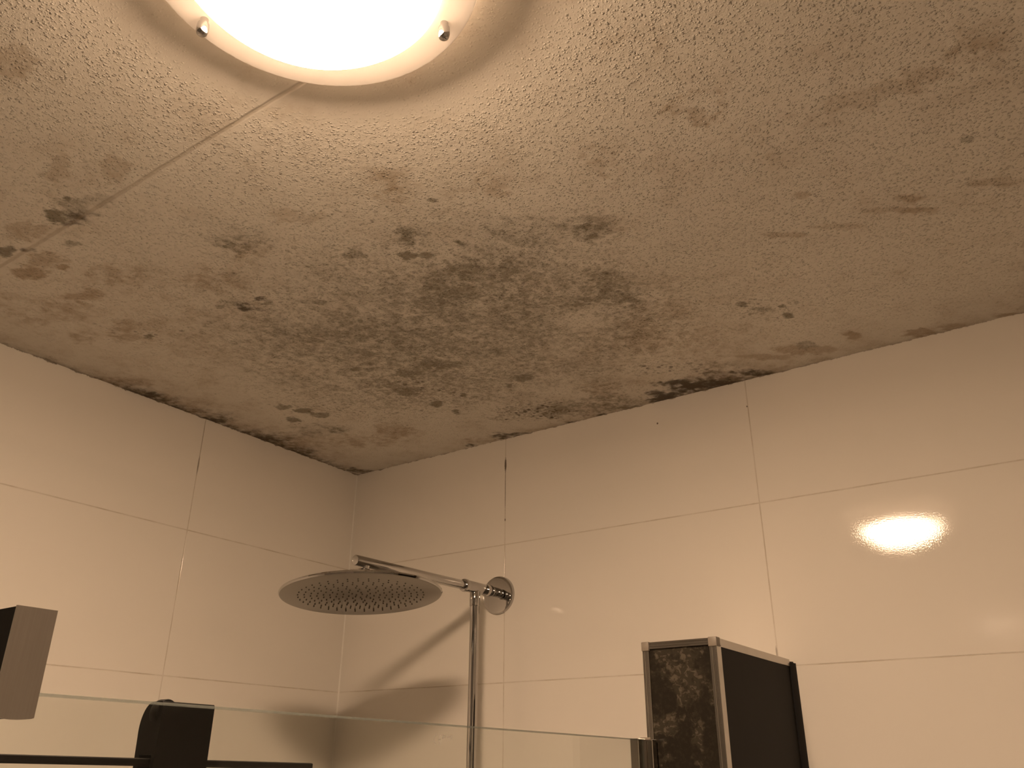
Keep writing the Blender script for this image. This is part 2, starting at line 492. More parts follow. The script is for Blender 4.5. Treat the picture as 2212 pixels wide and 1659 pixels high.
STAINS=[('g',0.478,-1.113,0.0203,0.0112,2.91,1.00), ('g',0.513,-1.106,0.0320,0.0186,2.95,0.55), ('d',0.519,-1.089,0.0247,0.0098,-2.63,0.55),
('d',0.489,-1.086,0.0288,0.0068,-2.57,0.55), ('g',0.535,-1.122,0.0064,0.0038,2.95,0.90), ('g',0.565,-1.096,0.0285,0.0134,-2.68,0.40),
('b',0.408,-1.111,0.0345,0.0194,-2.86,0.50), ('g',0.329,-1.103,0.0188,0.0109,3.11,0.90), ('d',0.360,-1.085,0.0122,0.0060,-2.74,0.60),
('b',0.357,-1.052,0.0334,0.0184,-2.82,0.55), ('b',0.294,-1.052,0.0297,0.0165,-2.85,0.75), ('b',0.357,-1.025,0.0127,0.0079,-3.12,0.80),
('g',0.431,-1.054,0.0164,0.0083,-2.73,0.55), ('b',0.653,-1.121,0.0255,0.0166,-3.04,0.40), ('b',0.591,-1.166,0.0297,0.0164,2.91,0.40),
('b',0.738,-1.298,0.0372,0.0192,2.91,0.45), ('b',0.232,-0.964,0.0895,0.0550,-3.03,0.50), ('b',0.416,-0.965,0.0490,0.0267,-2.75,0.50),
('b',0.299,-0.956,0.0348,0.0177,-2.73,0.55), ('g',0.646,-0.919,0.0484,0.0344,-2.95,0.50), ('b',0.646,-0.888,0.0310,0.0221,2.82,0.50),
('b',0.534,-0.858,0.0437,0.0276,-2.78,0.45), ('b',0.393,-0.873,0.1372,0.0877,-2.88,0.35), ('b',0.306,-0.744,0.1669,0.1073,-2.84,0.30),
('d',0.495,-0.782,0.0173,0.0105,2.65,0.65), ('d',0.538,-0.785,0.0095,0.0071,-3.06,0.65), ('d',0.497,-0.765,0.0204,0.0081,-2.60,0.60),
('g',0.534,-0.765,0.0118,0.0068,2.58,0.50), ('g',0.457,-0.802,0.0089,0.0058,2.77,0.50), ('g',0.481,-0.803,0.0213,0.0149,-2.91,0.35),
('b',0.244,-0.853,0.0411,0.0235,2.83,0.60), ('d',0.227,-0.856,0.0161,0.0069,2.69,0.35), ('g',0.258,-0.808,0.0107,0.0067,2.88,0.70),
('b',0.227,-0.817,0.0321,0.0145,-2.66,0.40), ('g',0.610,-0.715,0.0117,0.0091,-2.94,0.50), ('b',0.166,-0.874,0.0326,0.0205,3.08,0.40),
('b',0.766,-0.908,0.0406,0.0157,-2.58,0.40), ('g',0.710,-0.577,0.2824,0.2025,-2.66,0.42), ('g',0.700,-0.429,0.2669,0.1773,-2.59,0.36),
('g',0.919,-0.586,0.1161,0.1138,2.49,0.32), ('g',0.508,-0.607,0.1835,0.1438,-2.97,0.30), ('g',0.371,-0.552,0.1747,0.1251,-2.84,0.25),
('g',0.813,-0.623,0.0469,0.0389,-2.72,0.32), ('g',0.887,-0.669,0.0248,0.0231,2.72,0.55), ('g',0.892,-0.639,0.0199,0.0190,2.90,0.30),
('g',0.943,-0.637,0.0366,0.0242,-2.55,0.30), ('g',0.870,-0.783,0.0247,0.0201,-2.80,0.70), ('d',0.875,-0.768,0.0100,0.0082,2.53,0.25),
('g',0.921,-0.724,0.0071,0.0061,-2.75,0.80), ('d',0.924,-0.713,0.0075,0.0063,2.37,0.40), ('g',0.833,-0.741,0.0130,0.0078,-2.61,0.75),
('g',0.858,-0.724,0.0159,0.0091,-2.59,0.65), ('b',0.927,-0.876,0.0314,0.0238,2.50,0.55), ('g',0.953,-0.828,0.0079,0.0063,-2.72,0.60),
('g',0.762,-0.790,0.0191,0.0128,-2.70,0.50), ('b',0.945,-0.906,0.0275,0.0154,-2.60,0.35), ('b',1.042,-0.807,0.0317,0.0222,-2.57,0.40),
('g',1.109,-0.645,0.0357,0.0300,-2.34,0.55), ('b',1.143,-0.636,0.0448,0.0319,-2.43,0.40), ('b',1.210,-0.785,0.0363,0.0314,-2.22,0.40),
('g',1.027,-0.687,0.0481,0.0356,-2.53,0.30), ('r',1.337,-0.784,0.0308,0.0251,-2.01,0.60), ('b',1.327,-0.776,0.0150,0.0110,-2.30,0.45),
('b',1.333,-0.935,0.0302,0.0222,-2.38,0.30), ('b',1.373,-0.694,0.0484,0.0332,-2.28,0.20), ('b',1.448,-0.693,0.0403,0.0219,-2.40,0.28),
('b',1.497,-0.692,0.0337,0.0164,-2.42,0.36), ('b',1.542,-0.684,0.0329,0.0130,-2.46,0.34), ('b',1.577,-0.686,0.0323,0.0125,-2.46,0.40),
('b',1.637,-0.702,0.0393,0.0232,-2.17,0.40), ('b',1.507,-0.452,0.0186,0.0092,-2.39,0.65), ('b',1.512,-0.414,0.0215,0.0086,-2.45,0.55),
('g',1.594,-0.542,0.0100,0.0063,-1.92,0.50), ('b',1.338,-0.462,0.0345,0.0072,-2.53,0.50), ('b',1.400,-0.445,0.0408,0.0081,-2.53,0.40),
('b',1.477,-0.439,0.0396,0.0077,-2.52,0.40), ('b',1.384,-0.543,0.0131,0.0071,-2.40,0.50), ('b',1.610,-0.424,0.0379,0.0098,-2.50,0.40),
('g',1.054,-0.503,0.0455,0.0314,-2.45,0.36), ('g',1.048,-0.444,0.0485,0.0275,-2.49,0.36), ('g',0.992,-0.459,0.0285,0.0141,-2.52,0.40),
('g',1.060,-0.417,0.0190,0.0124,-2.45,0.50), ('g',1.035,-0.334,0.0952,0.0828,-1.98,0.25), ('b',1.070,-0.331,0.1040,0.0721,-1.27,0.60),
('b',1.081,-0.215,0.1093,0.0893,-2.05,0.40), ('b',0.922,-0.228,0.1455,0.1025,-2.44,0.35), ('l',0.956,-0.409,0.0381,0.0336,-2.29,1.00),
('l',1.006,-0.434,0.0319,0.0191,-2.49,0.60), ('l',1.086,-0.417,0.0210,0.0178,-2.11,0.60), ('l',0.986,-0.134,0.0751,0.0552,-2.35,0.90),
('l',0.909,-0.062,0.0588,0.0335,-2.48,0.70), ('l',0.184,-0.781,0.0463,0.0230,-2.69,0.60), ('l',0.253,-1.015,0.0559,0.0205,-2.63,0.70),
('l',0.252,-0.890,0.0313,0.0163,-2.73,0.50), ('g',1.258,-0.217,0.0152,0.0114,-1.78,0.85), ('g',1.261,-0.256,0.0078,0.0059,-2.02,0.70),
('g',1.208,-0.304,0.0100,0.0075,-2.16,0.60), ('g',1.286,-0.258,0.0073,0.0054,-1.84,0.50), ('g',1.225,-0.269,0.0163,0.0095,-2.40,0.40),
('b',1.331,-0.085,0.0176,0.0124,-1.91,0.75), ('b',1.243,-0.070,0.0615,0.0155,-2.52,0.55), ('g',1.253,-0.087,0.0233,0.0147,-2.32,0.50),
('b',1.168,-0.085,0.0536,0.0120,-2.53,0.50), ('g',1.086,-0.092,0.0550,0.0210,-2.51,0.40), ('g',0.730,-0.268,0.0208,0.0179,-2.54,0.70),
('g',0.496,-0.259,0.0157,0.0121,2.40,0.85), ('g',0.504,-0.203,0.0135,0.0083,-0.86,0.75), ('g',0.226,-0.401,0.0223,0.0174,-3.06,0.85),
('g',0.200,-0.438,0.0173,0.0125,-2.89,0.60), ('g',0.161,-0.372,0.0172,0.0132,-3.03,0.80), ('g',0.238,-0.363,0.0275,0.0136,-2.62,0.60),
('g',0.204,-0.265,0.0258,0.0206,2.80,0.60), ('g',0.163,-0.293,0.0582,0.0455,-2.99,0.40), ('b',0.318,-0.188,0.0461,0.0401,3.14,0.60),
('b',0.220,-0.180,0.0683,0.0379,-2.62,0.45), ('g',0.475,-0.487,0.0093,0.0077,2.92,0.70), ('g',0.491,-0.471,0.0098,0.0082,-3.07,0.40),
('g',0.685,-0.249,0.0093,0.0058,-0.95,0.80), ('g',0.574,-0.267,0.0098,0.0049,-0.89,0.80), ('g',0.548,-0.417,0.0246,0.0174,-2.67,0.50),
('g',0.630,-0.407,0.0367,0.0168,-2.57,0.50), ('g',0.488,-0.349,0.0258,0.0191,-2.70,0.50), ('g',0.943,-0.150,0.0134,0.0109,-1.37,0.40),
('d',1.061,-0.067,0.0247,0.0171,-2.34,0.45), ('d',0.981,-0.034,0.0451,0.0303,-2.39,0.85), ('d',0.932,-0.020,0.0379,0.0267,-2.39,0.90),
('d',0.901,-0.012,0.0206,0.0171,-2.17,0.90), ('d',1.059,-0.025,0.0608,0.0204,-2.52,0.75), ('d',1.122,-0.025,0.0485,0.0152,-2.52,0.70),
('d',1.027,-0.022,0.1054,0.0185,-2.54,0.90), ('b',1.008,-0.049,0.1432,0.0503,-2.52,0.70), ('d',0.508,-0.011,0.0334,0.0218,-2.56,0.75),
('d',0.549,-0.002,0.0288,0.0153,-2.55,0.60), ('d',0.397,-0.013,0.0115,0.0098,-2.71,0.70), ('b',0.463,-0.015,0.0676,0.0254,-2.55,0.50),
('d',0.761,0.002,0.0167,0.0144,-1.32,0.75), ('d',0.685,0.008,0.0214,0.0115,-2.52,0.60), ('d',0.853,0.018,0.0124,0.0079,-2.46,0.60),
('g',0.831,-0.040,0.0507,0.0356,-2.44,0.50), ('g',0.735,-0.075,0.0369,0.0314,-2.40,0.50), ('b',0.861,-0.095,0.0598,0.0518,-2.18,0.40),
('d',0.022,-0.642,0.0194,0.0107,2.75,0.85), ('d',0.032,-0.626,0.0140,0.0080,2.76,0.50), ('g',0.004,-0.663,0.0317,0.0185,-2.80,0.50),
('d',0.011,-0.467,0.0231,0.0159,-2.93,0.60), ('g',0.037,-0.473,0.0442,0.0270,-2.76,0.50), ('d',0.005,-0.340,0.0413,0.0217,-2.66,0.55),
('d',0.007,-0.224,0.0475,0.0237,-2.63,0.50), ('g',0.032,-0.307,0.0698,0.0435,-2.73,0.40), ('d',0.042,-0.011,0.0277,0.0155,-2.63,0.50),
('d',0.024,-0.042,0.0198,0.0121,2.47,0.60), ('b',0.026,-0.272,0.1390,0.0585,-2.60,0.50), ('b',0.018,-0.726,0.0781,0.0228,-2.59,0.60),
('b',1.437,-0.013,0.0344,0.0142,-2.45,0.70), ('b',1.584,0.006,0.0328,0.0098,-2.49,0.70), ('b',1.490,-0.007,0.0261,0.0134,-2.35,0.60),
('s',0.689,-0.089,0.0532,0.0350,-1.03,1.00), ('s',0.674,-0.074,0.0272,0.0166,-1.02,0.80), ('s',0.630,-0.120,0.0620,0.0483,-2.55,0.75),
('s',0.738,-0.040,0.0622,0.0376,-2.51,0.45), ('s',0.568,-0.338,0.1259,0.0924,-2.65,0.40), ('s',0.998,-0.139,0.0829,0.0340,-2.51,0.55),
('s',0.855,-0.085,0.0704,0.0617,-2.13,0.40), ('s',0.242,-0.409,0.0956,0.0665,-2.79,0.40), ('s',0.422,-0.319,0.1244,0.1004,-2.84,0.30),
('s',0.253,-0.826,0.0828,0.0508,-2.85,0.35), ('s',0.324,-1.045,0.0555,0.0285,-2.76,0.35), ('s',1.225,-0.269,0.0647,0.0320,-2.46,0.45),
('s',0.531,-0.779,0.0966,0.0465,-2.63,0.25), ('s',0.935,-0.610,0.0895,0.0697,-2.56,0.35), ('s',1.049,-0.479,0.0633,0.0571,-1.97,0.40),
('s',0.766,-0.774,0.1465,0.0788,-2.61,0.20)]


def build_ceiling():
    step = .004
    xs = np.arange(0, RX+.1001, step); ys = np.arange(RY-.1, .1001, step)
    X, Y = np.meshgrid(xs, ys, indexing='ij')
    nx, ny = X.shape
    grey = np.zeros_like(X); brown = np.zeros_like(X); dark = np.zeros_like(X); spk = np.zeros_like(X); lite = np.zeros_like(X)
    wa = vnoise(X, Y, 14, 1); wb = vnoise(X, Y, 48, 2); wc = vnoise(X, Y, 110, 5, 3)
    def comb(A, v):
        np.copyto(A, 1-(1-A)*(1-np.clip(v, 0, 1)))
    for k, cx, cy, ra, rb, ang, s in STAINS:
        R = max(ra, rb)*1.9 + .01
        i0, i1 = np.searchsorted(xs, [cx-R, cx+R]); j0, j1 = np.searchsorted(ys, [cy-R, cy+R])
        if i1 <= i0 or j1 <= j0:
            continue
        sl = (slice(i0, i1), slice(j0, j1))
        dx = X[sl]-cx; dy = Y[sl]-cy
        # rough outline: push the sample point about with noise
        sc = min(ra, rb)
        kx = .9*min(sc, .05)
        dx = dx + kx*2.2*(wb[sl]*.8 + wc[sl]*.7) + sc*.9*wa[sl]
        dy = dy + kx*2.2*(np.roll(wb, 91, 0)[sl]*.8 + np.roll(wc, 57, 1)[sl]*.7) + sc*.9*np.roll(wa, 133, 1)[sl]
        ca, sa = math.cos(ang), math.sin(ang)
        e = np.sqrt(((dx*ca+dy*sa)/ra)**2 + ((-dx*sa+dy*ca)/rb)**2)
        soft = .30 if sc < .02 else (.6 if sc < .05 else .95)
        m = s*(1-sstep(1.05-soft, 1.05+soft, e))
        if k == 'r':
            m = s*np.exp(-((e-.85)/.28)**2); k = 'b'
        if k in 'gb' and sc > .02:
            m = m*np.clip(.80 + 1.0*wb[sl] + 1.5*wc[sl] + .5*wa[sl], .1, 1.3)
            if sc > .06: m = m*.62
        if k == 'g': v = grey[sl]; comb(v, m)
        elif k == 'b': v = brown[sl]; comb(v, m)
        elif k == 'd': v = dark[sl]; comb(v, m*np.clip(.85+1.6*wc[sl]+.8*wb[sl], 0, 1.2))
        elif k == 's': v = spk[sl]; comb(v, m)
        elif k == 'l': v = lite[sl]; comb(v, m)
    # general discoloration, heavier towards the shower corner
    d = np.hypot(X-.75, (Y+.42)*1.25)
    wd = vnoise(X, Y, 26, 21, 5, .6)
    comb(grey, .31*(1-sstep(.10, .85, d))*np.clip(.80+.9*wa+1.2*wd+1.5*wc, 0, 1.5))
    comb(brown, .26*np.clip(.40+2.2*np.roll(wa, 200, 0)+2.4*np.roll(wd, 77, 1)+.8*wc, 0, 1.3))
    comb(spk, .15*(1-sstep(.2, .95, d)))
    # line of mould where the ceiling meets the walls
    def lineprof(t, knots):
        a = np.array(knots); return np.interp(t, a[:, 0], a[:, 1])
    n_l = vnoise(X*.35, Y, 26, 11, 4); n_b = vnoise(X, Y*.35, 26, 12, 4)
    amp_l = lineprof(-Y, [(0, .5), (.08, .55), (.2, .75), (.35, .95), (.5, .8), (.62, 1.0), (.75, .55), (.95, .35), (2.4, .2)])
    wid_l = lineprof(-Y, [(0, .020), (.12, .036), (.3, .052), (.5, .050), (.65, .040), (.8, .026), (1.0, .018), (2.4, .012)])
    el = np.exp(-X/np.maximum(wid_l*(.95+1.3*n_l), .004))*amp_l
    comb(dark, el*.85*np.clip(.95+1.8*wc+1.2*n_l, 0, 1.4)); comb(brown, np.exp(-X/(wid_l*1.9))*amp_l*.8*np.clip(.8+2*wb, 0, 1.3))
    amp_b = lineprof(X, [(0, .6), (.06, .5), (.25, .32), (.42, .45), (.55, .7), (.7, .55), (.85, .75), (1.1, .9), (1.25, .75), (1.4, .45), (1.75, .6), (2.2, .45), (2.6, .3)])
    wid_b = lineprof(X, [(0, .020), (.3, .014), (.5, .017), (.9, .020), (1.15, .026), (1.4, .019), (2.6, .014)])
    eb = np.exp(Y/np.maximum(wid_b*(.75+2.4*n_b), .002))*amp_b
    comb(dark, eb*.42*np.clip(.7+2.5*wc+1.5*n_b, 0, 1.4)); comb(brown, np.exp(Y/(wid_b*2.2))*amp_b*.75*np.clip(.8+2*wb, 0, 1.3))
    for A, kk in ((grey, .9), (brown, .85)):
        A *= (1-kk*np.clip(lite, 0, 1))
    # plaster thins out to a smooth skim towards the tiled corner
    smooth = np.clip(.85*np.exp(-np.minimum(X/.45, -Y/.30)*1.0), 0, 1)
    dl = np.hypot(X-LAMP_C.x, Y-LAMP_C.y)
    smooth = np.maximum(smooth, 1.15*(1-sstep(.235, .315, dl + .02*wb)))
    smooth = np.clip(smooth, 0, 1.2)
    Z = np.full_like(X, H)
    co = np.stack([X, Y, Z], -1).reshape(-1, 3).astype(np.float32)
    me = bpy.data.meshes.new('ceiling')
    me.vertices.add(nx*ny)
    me.vertices.foreach_set('co', co.ravel())
    I, J = np.meshgrid(np.arange(nx-1), np.arange(ny-1), indexing='ij')
    a = (I*ny+J).ravel(); b = ((I+1)*ny+J).ravel(); c = ((I+1)*ny+J+1).ravel(); d4 = (I*ny+J+1).ravel()
    F = np.stack([a, d4, c, b], -1).astype(np.int32)         # facing down
    nf = len(F)
    me.loops.add(nf*4); me.loops.foreach_set('vertex_index', F.ravel())
    me.polygons.add(nf); me.polygons.foreach_set('loop_start', np.arange(0, nf*4, 4, dtype=np.int32))
    me.update(calc_edges=True)
    for nm, A in (('grey', grey), ('brown', brown), ('dark', dark), ('speckle', spk), ('smooth', smooth)):
        at = me.attributes.new(nm, 'FLOAT', 'POINT')
        at.data.foreach_set('value', A.ravel().astype(np.float32))
    me.materials.append(ceiling_material())
    o = link(bpy.data.objects.new('ceiling', me))
    return structure(o, 'white granular plaster ceiling stained with grey and brown mould')
build_ceiling()
bm = bmesh.new(); add_box(bm, (-.1, RY-.1, H+.001), (RX+.1, .1, H+.08))
structure(mesh_obj('ceiling_slab', bm, M_white), 'slab above the plaster ceiling')
bpy.data.objects['ceiling_slab'].name = 'trim_2'

# ---------------------------------------------------------------- ceiling lamp
lamp = thing('ceiling_lamp', 'round ceiling lamp, glowing opal glass bowl held by chrome clips', 'lamp', (LAMP_C.x, LAMP_C.y, H))
def lz(z): return (LAMP_C.x, LAMP_C.y, H + z)
bm = bmesh.new()
lathe(bm, [(.1605, -.0005), (.1615, -.004), (.1615, -.033), (.1605, -.0362), (.1585, -.037), (.1205, -.037), (.1200, -.0465), (.1185, -.0465), (.1180, -.032), (.06, -.032)], lz(0), (0, 0, 1), 128, True, True)  # inner lip is added to keep light inside the bowl off the ring
plate = mesh_obj('base_plate', bm, [M_opal, M_opalside], smooth=True, angle=30)
for pg in plate.data.polygons:
    rr_ = math.hypot(pg.center.x-LAMP_C.x, pg.center.y-LAMP_C.y)
    if abs(pg.normal.z) < .5 and rr_ > .155 or pg.normal.z < -.5 and rr_ < .119:
        pg.material_index = 1
adopt(plate, lamp)
RIM_R, RIM_Z, BOT_Z = .1265, -.0450, -.1060
bm = bmesh.new()
hc = RIM_Z-BOT_Z
rho = (RIM_R**2+hc*hc)/(2*hc); a0 = math.acos(1-hc/rho)
prof = [(RIM_R-.003, RIM_Z+.0015), (RIM_R-.0008, RIM_Z+.0012)]
for i in range(25):
    a = a0*(1-i/24)
    prof.append((rho*math.sin(a) if i < 24 else 0.0, BOT_Z + rho*(1-math.cos(a))))
lathe(bm, prof, lz(0), (0, 0, 1), 128, False, False)
bowl = adopt(mesh_obj('glass_bowl', bm, M_bowl, smooth=True, angle=80), lamp)
for k, deg in enumerate((185.5, 66.0, -54.5)):
    a = math.radians(deg)
    cx, cy = LAMP_C.x + .1405*math.cos(a), LAMP_C.y + .1405*math.sin(a)
    bm = bmesh.new()
    lathe(bm, [(.0042, .0), (.0042, .006), (.0058, .0065), (.0060, .009), (.0060, .016), (.0050, .0195), (.003, .0209), (0, .0212)], (cx, cy, H-.037), (0, 0, -1), 32)
    clip = adopt(mesh_obj('clip', bm, M_chrome, smooth=True), lamp)
ld = bpy.data.lights.new('led_board', 'AREA')
ld.shape = 'DISK'
ld.size = .17
ld.energy = LED_W
ld.color = LIGHT_COL
lo = bpy.data.objects.new('led_board', ld)
lo.location = lz(-.052)
link(lo)
adopt(lo, lamp)

# ---------------------------------------------------------------- rain shower
SX = .482
sh = thing('rain_shower', 'chrome rain shower with round head, arm and riser pipe on the tiled wall', 'shower', (SX, 0, H-.367))
A0 = Vector((SX, -.006, H-.3680)); A1 = Vector((.4730, -.446, H-.3752))
ad_ = (A1-A0).normalized()
def arm_at(yy): return A0 + ad_*((A0.y-yy)/-ad_.y)
bm = bmesh.new(); lathe(bm, [(.0415, 0), (.0415, .0055), (.0402, .008), (.036, .0088), (.0, .0088)], (SX+.001, 0, H-.3725), (0, -1, 0), 64)
adopt(mesh_obj('wall_flange', bm, M_chrome, smooth=True), sh)
bm = bmesh.new(); tube(bm, arm_at(-.008), arm_at(-.030), .0108, 40, .001); tube(bm, arm_at(-.033), arm_at(-.052), .0128, 40, .001)
tube(bm, arm_at(-.028), arm_at(-.036), .0088, 40)
adopt(mesh_obj('wall_union', bm, M_chrome, smooth=True), sh)
bm = bmesh.new(); tube(bm, arm_at(-.050), arm_at(-.122), .0124, 48, .001)
adopt(mesh_obj('tee_sleeve', bm, M_chrome, smooth=True), sh)
bm = bmesh.new(); lathe(bm, [(.0100, 0), (.0134, .0012), (.0138, .004), (.0138, .009), (.0128, .0115), (.0098, .0125)], arm_at(-.116), ad_, 48)
adopt(mesh_obj('collar', bm, M_chrome, smooth=True), sh)
bm = bmesh.new(); tube(bm, arm_at(-.118), A1, .0097, 48, .0012)
adopt(mesh_obj('arm', bm, M_chrome, smooth=True), sh)
PY = -.0865
pp = arm_at(PY)
bm = bmesh.new(); tube(bm, (pp.x, pp.y, pp.z-.008), (pp.x, pp.y, pp.z-.040), .0112, 40, .001)
adopt(mesh_obj('pipe_socket', bm, M_chrome, smooth=True), sh)
bm = bmesh.new(); tube(bm, (pp.x, pp.y, pp.z-.034), (pp.x, pp.y, .95), .0098, 48)
adopt(mesh_obj('riser_pipe', bm, M_chrome, smooth=True), sh)
bm = bmesh.new(); tube(bm, (pp.x-.13, pp.y, .94), (pp.x+.13, pp.y, .94), .022, 40, .003)
for s in (-1, 1):
    tube(bm, (pp.x+s*.075, 0, .94), (pp.x+s*.075, pp.y, .94), .017, 32)
adopt(mesh_obj('mixer_valve', bm, M_chrome, smooth=True), sh)

HN = Vector((-.083, .027, 1)).normalized()
HC = Vector((.469, -.418, H-.437))
bm = bmesh.new()
lathe(bm, [(0, .0004), (.1445, 0), (.1480, .0010), (.1500, .0034), (.1495, .0056), (.147, .0072), (.125, .0095), (.09, .0125), (.045, .0155), (.02, .0165), (0, .0165)], HC, HN, 128)
me_idx = None
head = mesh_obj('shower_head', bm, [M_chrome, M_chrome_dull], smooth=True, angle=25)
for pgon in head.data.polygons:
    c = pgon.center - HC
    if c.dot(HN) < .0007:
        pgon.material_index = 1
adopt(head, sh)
JT = arm_at(HC.y)
bm = bmesh.new()
top = JT - Vector((0, 0, .006)); bot = HC + HN*.0155
dv = (bot-top); L = dv.length
lathe(bm, [(.0082, 0), (.0082, L*.14), (.0115, L*.18), (.0125, L*.24), (.0125, L*.80), (.0105, L*.86), (.0105, L)], top, dv, 40)
adopt(mesh_obj('ball_joint', bm, M_chrome, smooth=True), sh)
# nozzles: rings of small rubber tips on the underside
q = Vector((0, 0, 1)).rotation_difference(HN)
nz = []
for ring in range(1, 11):
    r = .0115*ring
    n = max(6, int(round(4.0*ring)))
    for i in range(n):
        a = 2*math.pi*(i/n) + ring*.37
        nz.append(HC + q @ Vector((r*math.cos(a), r*math.sin(a), 0.0)))
camp = Vector((1.60424, -1.55575, H-.725))
nz.sort(key=lambda v: -(v-HC).length)
def nozzle_into(bm, at, s=1.0):
    lathe(bm, [(.0014*s, -.0006), (.0013*s, .0004), (.0008*s, .0010), (0, .0011)], at, -HN, 10)
bm = bmesh.new(); nozzle_into(bm, Vector((0, 0, 0)))
nme = None
for i, v in enumerate(nz[:100]):
    if i == 0:
        n0 = mesh_obj('nozzle', bm, M_rubber_dot, smooth=True)
        n0.location = v
        adopt(n0, head)
        base = n0
    else:
        c = n0.copy(); col.objects.link(c)
        c.location = v - (sh.location + head.location)
        c.parent = head
bm = bmesh.new()
for v in nz[100:]:
    nozzle_into(bm, v)
st = adopt(mesh_obj('inner_nozzles', bm, M_rubber_dot, smooth=True), head)
st['kind'] = 'stuff'
# ---------------------------------------------------------------- low shower partition
PX0, PX1, PYF, PZ = 1.000, 1.119, -.340, H-.549
pt = thing('shower_partition', 'dark shower partition with mottled stone end and aluminium edge trims', 'partition', (1.06, -.17, 0))
bm = bmesh.new(); add_box(bm, (PX0+.004, PYF+.006, 0), (PX1-.003, -.0105, PZ-.003))
adopt(mesh_obj('core', bm, M_board), pt)
bm = bmesh.new(); add_box(bm, (PX0+.002, PYF+.0015, 0), (PX1-.002, PYF+.006, PZ-.002))
adopt(mesh_obj('end_panel', bm, M_stone), pt)
bm = bmesh.new(); add_box(bm, (PX1-.003, PYF+.004, 0), (PX1-.0008, -.010, PZ-.002))
adopt(mesh_obj('side_panel', bm, M_board), pt)
bm = bmesh.new(); add_box(bm, (PX0+.0008, PYF+.004, 0), (PX0+.004, -.010, PZ-.002))
adopt(mesh_obj('side_panel', bm, M_board), pt)
def trimbar(name, lo, hi, groove=None, mat=M_alu):
    bm = bmesh.new(); add_box(bm, lo, hi, .0006, 1)
    if groove:
        add_box(bm, groove[0], groove[1])
    return adopt(mesh_obj(name, bm, mat), pt)
# vertical edge profiles: two stepped ribs each
bm = bmesh.new()
add_box(bm, (PX0, PYF-.0015, 0), (PX0+.0042, PYF+.011, PZ-.013), .0005, 1)
add_box(bm, (PX0+.0036, PYF-.0004, 0), (PX0+.0090, PYF+.004, PZ-.013))
add_box(bm, (PX0+.0086, PYF-.0018, 0), (PX0+.0104, PYF+.004, PZ-.013), .0004, 1)
adopt(mesh_obj('edge_trim', bm, M_alu), pt)
bm = bmesh.new()
add_box(bm, (PX1-.0105, PYF-.0016, 0), (PX1-.0062, PYF+.004, PZ-.010), .0004, 1)
add_box(bm, (PX1-.0066, PYF-.0002, 0), (PX1-.0030, PYF+.004, PZ-.010))
add_box(bm, (PX1-.0034, PYF-.0018, 0), (PX1+.0012, PYF+.0020, PZ-.010), .0005, 1)
add_box(bm, (PX1-.001, PYF+.0010, 0), (PX1+.0012, PYF+.0150, PZ-.010), .0005, 1)
adopt(mesh_obj('edge_trim', bm, M_alu), pt)
# top trims
bm = bmesh.new()
add_box(bm, (PX0+.010, PYF-.0016, PZ-.0105), (PX1-.010, PYF+.004, PZ-.0072), .0005, 1)
add_box(bm, (PX0+.010, PYF-.0004, PZ-.0075), (PX1-.010, PYF+.004, PZ-.0030))
add_box(bm, (PX0+.010, PYF-.0018, PZ-.0034), (PX1-.010, PYF+.004, PZ-.0006), .0005, 1)
adopt(mesh_obj('top_trim', bm, M_alu), pt)
bm = bmesh.new()
add_box(bm, (PX1-.004, PYF+.010, PZ-.0125), (PX1+.0012, -.012, PZ-.0005), .0006, 1)
adopt(mesh_obj('top_trim', bm, M_alu), pt)
bm = bmesh.new(); add_box(bm, (PX0, PYF+.010, PZ-.0125), (PX0+.005, -.012, PZ-.0005), .0006, 1)
adopt(mesh_obj('top_trim', bm, M_alu), pt)
bm = bmesh.new(); add_box(bm, (PX0+.004, PYF+.004, PZ-.003), (PX1-.004, -.012, PZ-.0015))
adopt(mesh_obj('top_cover', bm, M_alu), pt)
for x0, x1 in ((PX0-.001, PX0+.0115), (PX1-.0115, PX1+.002)):
    bm = bmesh.new(); add_box(bm, (x0, PYF-.0028, PZ-.0130), (x1, PYF+.012, PZ+.0005), .0012, 2)
    adopt(mesh_obj('corner_cap', bm, M_cap, smooth=True), pt)
bm = bmesh.new()
prism(bm, [(PX1-.004, -.0005), (PX1-.004, -.012), (PX1+.0018, -.012), (PX1+.0062, -.006), (PX1+.0080, -.0005)], 'z', 0, PZ-.004)
bmesh.ops.bevel(bm, geom=[e for e in bm.edges if all(v.co.z > 1 for v in e.verts)], offset=.0025, segments=3, affect='EDGES')
s = adopt(mesh_obj('sealant_strip', bm, M_blackrub, smooth=True), pt)
s['label'] = 'black sealant strip against the tiled wall'

# ---------------------------------------------------------------- glass shower screen
GZ = H - .6868
g0 = Vector((1.008, -.355, 0)); gd = Vector((.075, -.930, 0)).normalized(); gn = Vector((-gd.y, gd.x, 0))   # gn points to the viewer's side (+x)
if gn.x < 0: gn = -gn
gs = thing('shower_screen', 'clear frameless glass shower screen hinged to the dark partition', 'shower screen', (g0.x, g0.y, 0))
GT = .006
def gpt(s, off, z): return g0 + gd*s + gn*off + Vector((0, 0, z))
bm = bmesh.new()
S0, S1 = .018, 1.02
CH = .0016                    # ground chamfer along the top
prof_g = [(0, .012), (0, GZ-CH), (-.0012, GZ), (-GT+.0012, GZ), (-GT, GZ-CH), (-GT, .012)]
A_ = [bm.verts.new(gpt(S0, o, z)) for o, z in prof_g]
B_ = [bm.verts.new(gpt(S1, o, z)) for o, z in prof_g]
for k in range(6):
    f = bm.faces.new((A_[k], B_[k], B_[(k+1) % 6], A_[(k+1) % 6]))
    f.material_index = 0 if k in (0, 4) else 1
bm.faces.new(A_).material_index = 1
bm.faces.new(B_[::-1]).material_index = 1
